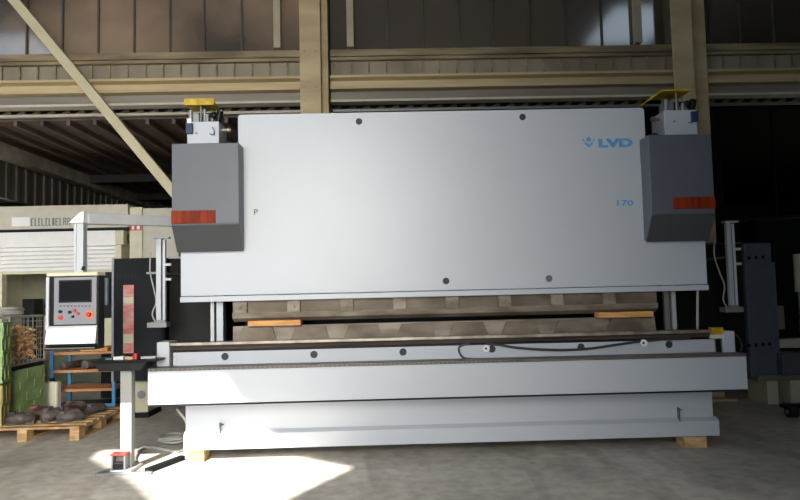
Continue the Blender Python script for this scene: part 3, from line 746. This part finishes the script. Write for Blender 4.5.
for i in range(330):
    x = rr.uniform(x0+.09, x1-.09); y = rr.uniform(y0+.09, y1-.09); z = cz0_+.07+.38*rr.random()**.7*(.75+.25*(y-y0)/.8)
    q = Euler((rr.uniform(-.8, .8), rr.uniform(-.8, .8), rr.uniform(0, 3))).to_matrix()
    l = rr.uniform(.05, .085); m.box(x-l, x+l, y-.02, y+.02, z-.012, z+.012, rot=q)
tag(m.build('wood_offcuts', 'chips'), 'heap of brown wood offcuts inside the wire cage', 'wood offcuts', kind='stuff')
# tangle of grey cable on the cage and crates
pts = []; rr = random.Random(5)
for i in range(26):
    a = i*1.3; pts.append((-4.63+.24*math.cos(a)+rr.uniform(-.04, .04), 7.85+.22*math.sin(a), cz1_+.015+.0035*i+rr.uniform(0, .012)))
tag(MB().tube(pts, .013).build('cable_tangle', 'cable_grey', smooth=True), 'tangle of grey cable lying on top of the wire cage', 'cable')
pts = []
for i in range(22):
    a = i*1.5; pts.append((-4.5+.2*math.cos(a)+rr.uniform(-.04, .04), 7.27+.1*math.sin(a)+.0, 1.262+.004*i+rr.uniform(0, .012)))
tag(MB().tube(pts, .013).build('cable_tangle', 'cable_black', smooth=True), 'tangle of dark cable lying on the topmost green crate at the left edge', 'cable')
# cream canister
a, b = W(44, 395, 8.6).x, W(57, 395, 8.6).x
cn = thing('canister', ((a+b)/2, 8.7, 0), 'cream canister on the floor between the green crates and the blue shelf', 'canister')
MB().box(a, b, 8.6, 8.72, 0, W(53, 382, 8.6).z, .02).build('body', 'canister_white', cn)
MB().cyl(((a+b)/2-.03, 8.7, W(53, 382, 8.6).z), ((a+b)/2-.03, 8.7, W(53, 379, 8.6).z), .03, 12).build('cap', 'dark_grey', cn)
# blue shelf
Yb = 8.95
sx_0, sx_1 = W(52, 370, Yb).x, W(114, 370, Yb).x
sh = thing('shelf_unit', ((sx_0+sx_1)/2, Yb, 0), 'blue framed shelf with brown wooden boards behind the pallet', 'shelf')
for xx in (sx_0, sx_1):
    for yy in (Yb, Yb+.5): MB().box(xx-.02, xx+.02, yy-.02, yy+.02, 0, .78).build('post', 'blue', sh)
for zz in (.045,):
    MB().box(sx_0+.02, sx_1-.02, Yb-.02, Yb+.02, zz-.02, zz+.02).build('rail', 'blue', sh)
MB().box(sx_0+.02, sx_1-.02, Yb+.02, Yb+.46, .03, .05).build('bottom_sheet', 'black_paint', sh)
for q in (353, 371, 390):
    z = W(83, q, Yb).z; MB().box(sx_0+.021, sx_1-.021, Yb-.015, Yb+.475, z-.018, z+.018, .003).build('shelf_board', 'wood_shelf', sh)
ztop_ = W(83, 353, Yb).z+.0185
tag(MB().box(sx_0+.35, sx_0+.72, Yb+.05, Yb+.35, ztop_, ztop_+.05, .004).build('wooden_plank', 'wood'), 'light wooden plank lying on the top board of the blue shelf', 'wood plank')
z371 = W(83, 371, Yb).z+.0185
for i, (dx, r, lab) in enumerate(((.12, .05, 'left one of the dark steel bars on the blue shelf'), (.42, .06, 'middle one of the dark steel bars on the blue shelf'), (.68, .05, 'right one of the dark steel bars on the blue shelf'))):
    tag(MB().cyl((sx_0+dx, Yb+.04, z371+r), (sx_0+dx+.12, Yb+.42, z371+r), r, 16).build('steel_bar', 'casting'), lab, 'steel bar', 'steel bars on the blue shelf')
# cream machine foot seen between post and press
a, b = W(135, 390, 8.2).x, W(148, 390, 8.2).x
o = thing('drive_unit', ((a+b)/2, 8.3, 0), 'cream motor unit on the floor behind the left end of the press table', 'machine part')
MB().box(a, b, 8.2, 8.6, .06, W(140, 382, 8.2).z, .01).build('body', 'cream', o)
MB().box(a-.02, b+.02, 8.18, 8.62, 0, .06, .004).build('foot', 'dark_grey', o)
MB().cyl(((a+b)/2, 8.19, .28), ((a+b)/2, 8.2, .28), .05, 16).build('flange', 'grey_metal', o)

# booth with roller shutter behind
Yq = 10.6
bx_0, bx_1 = -6.6, W(129, 240, Yq).x
zq = lambda py, px=50: W(px, py, Yq).z
bo = thing('shutter_booth', ((bx_0+bx_1)/2, Yq+.5, 0), 'pale booth with a half-raised roller shutter and lettered fascia', 'booth')
fa = MB().box(bx_0, bx_1, Yq-.05, Yq+1.2, zq(229), zq(206), .005).build('fascia', 'sign_panel', bo)
MB().box(bx_0, bx_1, Yq-.02, Yq+.05, zq(232), zq(229)).build('shadow_gap', 'black_paint', bo)
MB().box(bx_0, W(120, 240, Yq).x, Yq-.06, Yq+.3, zq(247), zq(232), .005).build('shutter_box', 'shutter_white', bo)
su = MB(); x1_ = W(117, 240, Yq).x
n = 6
for i in range(n):
    za = zq(247+(271-247)*(i+1)/n); zb_ = zq(247+(271-247)*i/n)
    su.prism([(Yq, za), (Yq-.012, za+.01), (Yq-.012, zb_-.014), (Yq, zb_-.004), (Yq+.03, zb_-.004), (Yq+.03, za)], 'x', bx_0+.05, x1_)
su.build('shutter', 'shutter_white', bo)
MB().box(bx_0+.05, x1_, Yq-.016, Yq+.035, zq(273.5), zq(271)).build('shutter_bar', 'cream', bo)
MB().box(W(117, 260, Yq).x, W(123, 260, Yq).x, Yq-.07, Yq+.4, 0, zq(244), .004).build('post', 'cream', bo)
MB().box(W(118, 240, Yq).x, W(126.5, 240, Yq).x, Yq-.12, Yq+.02, zq(245, 120), zq(231, 120), .01).build('motor_housing', 'cream', bo)
MB().box(bx_0, bx_0+.12, Yq-.07, Yq+1.2, 0, zq(229)).build('post', 'cream', bo)
MB().box(W(1, 300, Yq).x-.03, W(1, 300, Yq).x+.03, Yq-.03, Yq+.1, 0, zq(272)).build('post', 'cream', bo)
MB().box(bx_0+.12, W(112, 240, Yq).x, Yq+1.1, Yq+1.15, 0, zq(229)).build('back_panel', 'olive_grey', bo)
# lettering: a row of worn teal characters, a pale block first
MB().box(W(12, 222, Yq-.05).x, W(30, 222, Yq-.05).x, Yq-.058, Yq-.05, zq(226), zq(217)).build('sign_plate', 'shutter_white', fa)
lt = MB(); rr = random.Random(11); px = 31
while px < 68:
    w = rr.choice((2.0, 2.6, 3.0)); a = W(px, 222, Yq-.05).x; b = W(px+w, 222, Yq-.05).x; s = b-a
    z0_, z1_ = zq(226), zq(218.5); k = rr.randint(0, 3); th = .014
    lt.box(a, a+th, Yq-.056, Yq-.05, z0_, z1_)
    if k != 1: lt.box(a+th, b, Yq-.056, Yq-.05, z1_-th, z1_)
    if k in (0, 2): lt.box(b-th, b, Yq-.056, Yq-.05, z0_, z1_-th)
    if k in (1, 3): lt.box(a+th, b, Yq-.056, Yq-.05, z0_, z0_+th)
    if k in (0, 3): lt.box(a+th, b-th, Yq-.056, Yq-.05, (z0_+z1_)/2-th/2, (z0_+z1_)/2+th/2)
    px += w+1.1
lt.build('fascia_lettering', 'teal', fa)
# dark equipment inside booth
a, b = W(22, 300, Yq+.5).x, W(34, 300, Yq+.5).x
tag(MB().box(a, b, Yq+.5, Yq+.8, 0, W(28, 299, Yq+.5).z, .01).build('dark_machine', 'black_paint', bevel=.0), 'black narrow machine standing inside the shutter booth', 'machine')
o = thing('grinding_machine', (W(108, 300, 9.8).x, 9.9, 0), 'narrow dark machine with a pale tube between the console and the electrical cabinet', 'machine')
MB().box(W(101, 300, 9.8).x, W(118, 300, 9.8).x, 9.8, 10.2, 0, W(108, 272, 9.8).z, .01).build('body', 'black_paint', o)
MB().cyl((W(106.5, 290, 9.75).x, 9.76, W(106, 305, 9.75).z), (W(106.5, 290, 9.75).x, 9.76, W(106, 278, 9.75).z), .035, 12).build('tube', 'blue_grey', o)
MB().box(W(103, 326, 9.75).x, W(113, 326, 9.75).x, 9.7, 9.79, W(108, 347, 9.75).z, W(108, 318, 9.75).z, .01).build('cover', 'cream', o)
# cream cabinet with red sign
Yk = 10.4
a, b = W(129.5, 240, Yk).x, W(178, 240, Yk).x
k = thing('tall_cabinet', ((a+b)/2, Yk, 0), 'tall cream cabinet with a red and white sign behind the left end of the press', 'cabinet')
mid = W(142, 240, Yk).x
MB().box(a, mid, Yk, Yk+.8, 0, W(140, 207, Yk).z, .006).build('body', 'cream', k)
MB().box(mid, b, Yk+.03, Yk+.8, 0, W(140, 207, Yk).z-.02, .006).build('side_body', 'sign_panel', k)
sg_ = MB().box(W(130, 227, Yk).x, W(141.5, 227, Yk).x, Yk-.008, Yk-.001, W(136, 230.5, Yk).z, W(136, 224.5, Yk).z).build('sign', 'red', k)
MB().box(W(132, 227, Yk).x, W(134.5, 227, Yk).x, Yk-.011, Yk-.007, W(136, 229.5, Yk).z, W(136, 225.5, Yk).z).box(W(137, 227, Yk).x, W(140, 227, Yk).x, Yk-.011, Yk-.007, W(136, 229.5, Yk).z, W(136, 225.5, Yk).z).build('sign_mark', 'glossy_white', sg_)

# ================================================================== RIGHT: dark machine
Ym = 8.0
def wm(x, y, Y=Ym): return W(x, y, Y)
rm = thing('second_press', (wm(790, 400).x, Ym+.5, 0), 'blue grey machine with a cream base in the dark at the right', 'machine')
a, b = wm(747, 300).x, wm(774, 300).x
sp = MB().box(a, b, Ym, Ym+.6, .33, wm(760, 243).z, .01).build('side_panel', 'blue_grey', rm)
for px, py in ((749, 258), (756, 257.5), (763, 257), (749, 345.5), (756, 345), (763, 344.5), (769.5, 344)):
    c = wm(px, py); MB().cyl((c.x, Ym-.004, c.z), (c.x, Ym+.01, c.z), .022, 14).build('panel_hole', 'black_paint', sp)
MB().box(wm(710, 300, 8.9).x, a, 8.9, 9.3, .4, 2.1).build('rear_body', 'black_paint', rm)
MB().box(b, wm(778, 300).x, Ym+.02, Ym+.3, .4, wm(776, 262).z).build('side_strip', 'blue_grey', rm)
MB().box(b, wm(845, 300).x, Ym-.1, Ym+.5, wm(790, 374).z, wm(790, 352).z, .01).build('bed', 'slate_paint', rm)
MB().box(a+.05, wm(845, 300).x, Ym-.05, Ym+.6, .28, wm(790, 374).z-.001).build('base_beam', 'olive_grey', rm)
for q0, q1 in ((765, 776), (788, 800), (835, 845)):
    MB().box(wm(q0, 390).x, wm(q1, 390).x, Ym-.05, Ym+.4, 0, .28, .006).build('foot', 'cream', rm)
MB().box(b, wm(845, 300).x, Ym+.3, Ym+.6, wm(790, 352).z, 2.3).build('rear_plate', 'black_paint', rm)
c = wm(799, 270, 8.1); MB().cyl((c.x, 8.1, wm(799, 292, 8.1).z), (c.x, 8.1, wm(799, 254, 8.1).z), .06, 18).build('cylinder', 'cream', rm)
MB().cyl((c.x, 8.1, wm(799, 340, 8.1).z), (c.x, 8.1, wm(799, 292, 8.1).z), .03, 12).build('piston_rod', 'grey_metal', rm)
MB().box(wm(776, 322).x, wm(790, 322).x, Ym+.1, Ym+.3, wm(783, 330).z, wm(783, 306).z, .01).build('tool_head', 'olive_grey', rm)
MB().box(wm(780, 346).x, wm(820, 346).x, Ym+.1, Ym+.3, wm(783, 349).z, wm(783, 340).z, .006).build('tool_strip', 'cream', rm)
# overhead pipe with hangers at the right
a = W(718, 222, 9.0); b = W(830, 214, 9.0)
o = thing('overhead_pipe', ((a.x+b.x)/2, 9.0, a.z), 'thin grey pipe crossing the dark bay above the right hand machine', 'pipe')
MB().cyl(a, b, .025, 10).build('pipe', 'dark_grey', o)
MB().box(wm(776, 218, 9).x, wm(778, 218, 9).x, 8.98, 9.02, b.z, cz-.0).build('hanger', 'black_paint', o)
MB().box(wm(722, 218, 9).x, wm(724, 218, 9).x, 8.98, 9.02, a.z, cz).build('hanger', 'black_paint', o)
# roller on the floor at the right edge
c = F(795, 417)
o = thing('wheel_jack', (c.x+.05, c.y, 0), 'small black roller trolley on the floor at the right edge of the picture', 'trolley')
MB().cyl((c.x-.08, c.y, .06), (c.x+.02, c.y, .06), .06, 18).build('wheel', 'rubber', o)
MB().cyl((c.x+.1, c.y, .06), (c.x+.2, c.y, .06), .06, 18).build('wheel', 'rubber', o)
MB().box(c.x-.1, c.x+.25, c.y+.0, c.y+.12, .09, .13, .005).build('frame', 'black_paint', o)
MB().cyl((c.x-.085, c.y, .06), (c.x-.079, c.y, .06), .025, 12).build('hub', 'grey_metal', o)
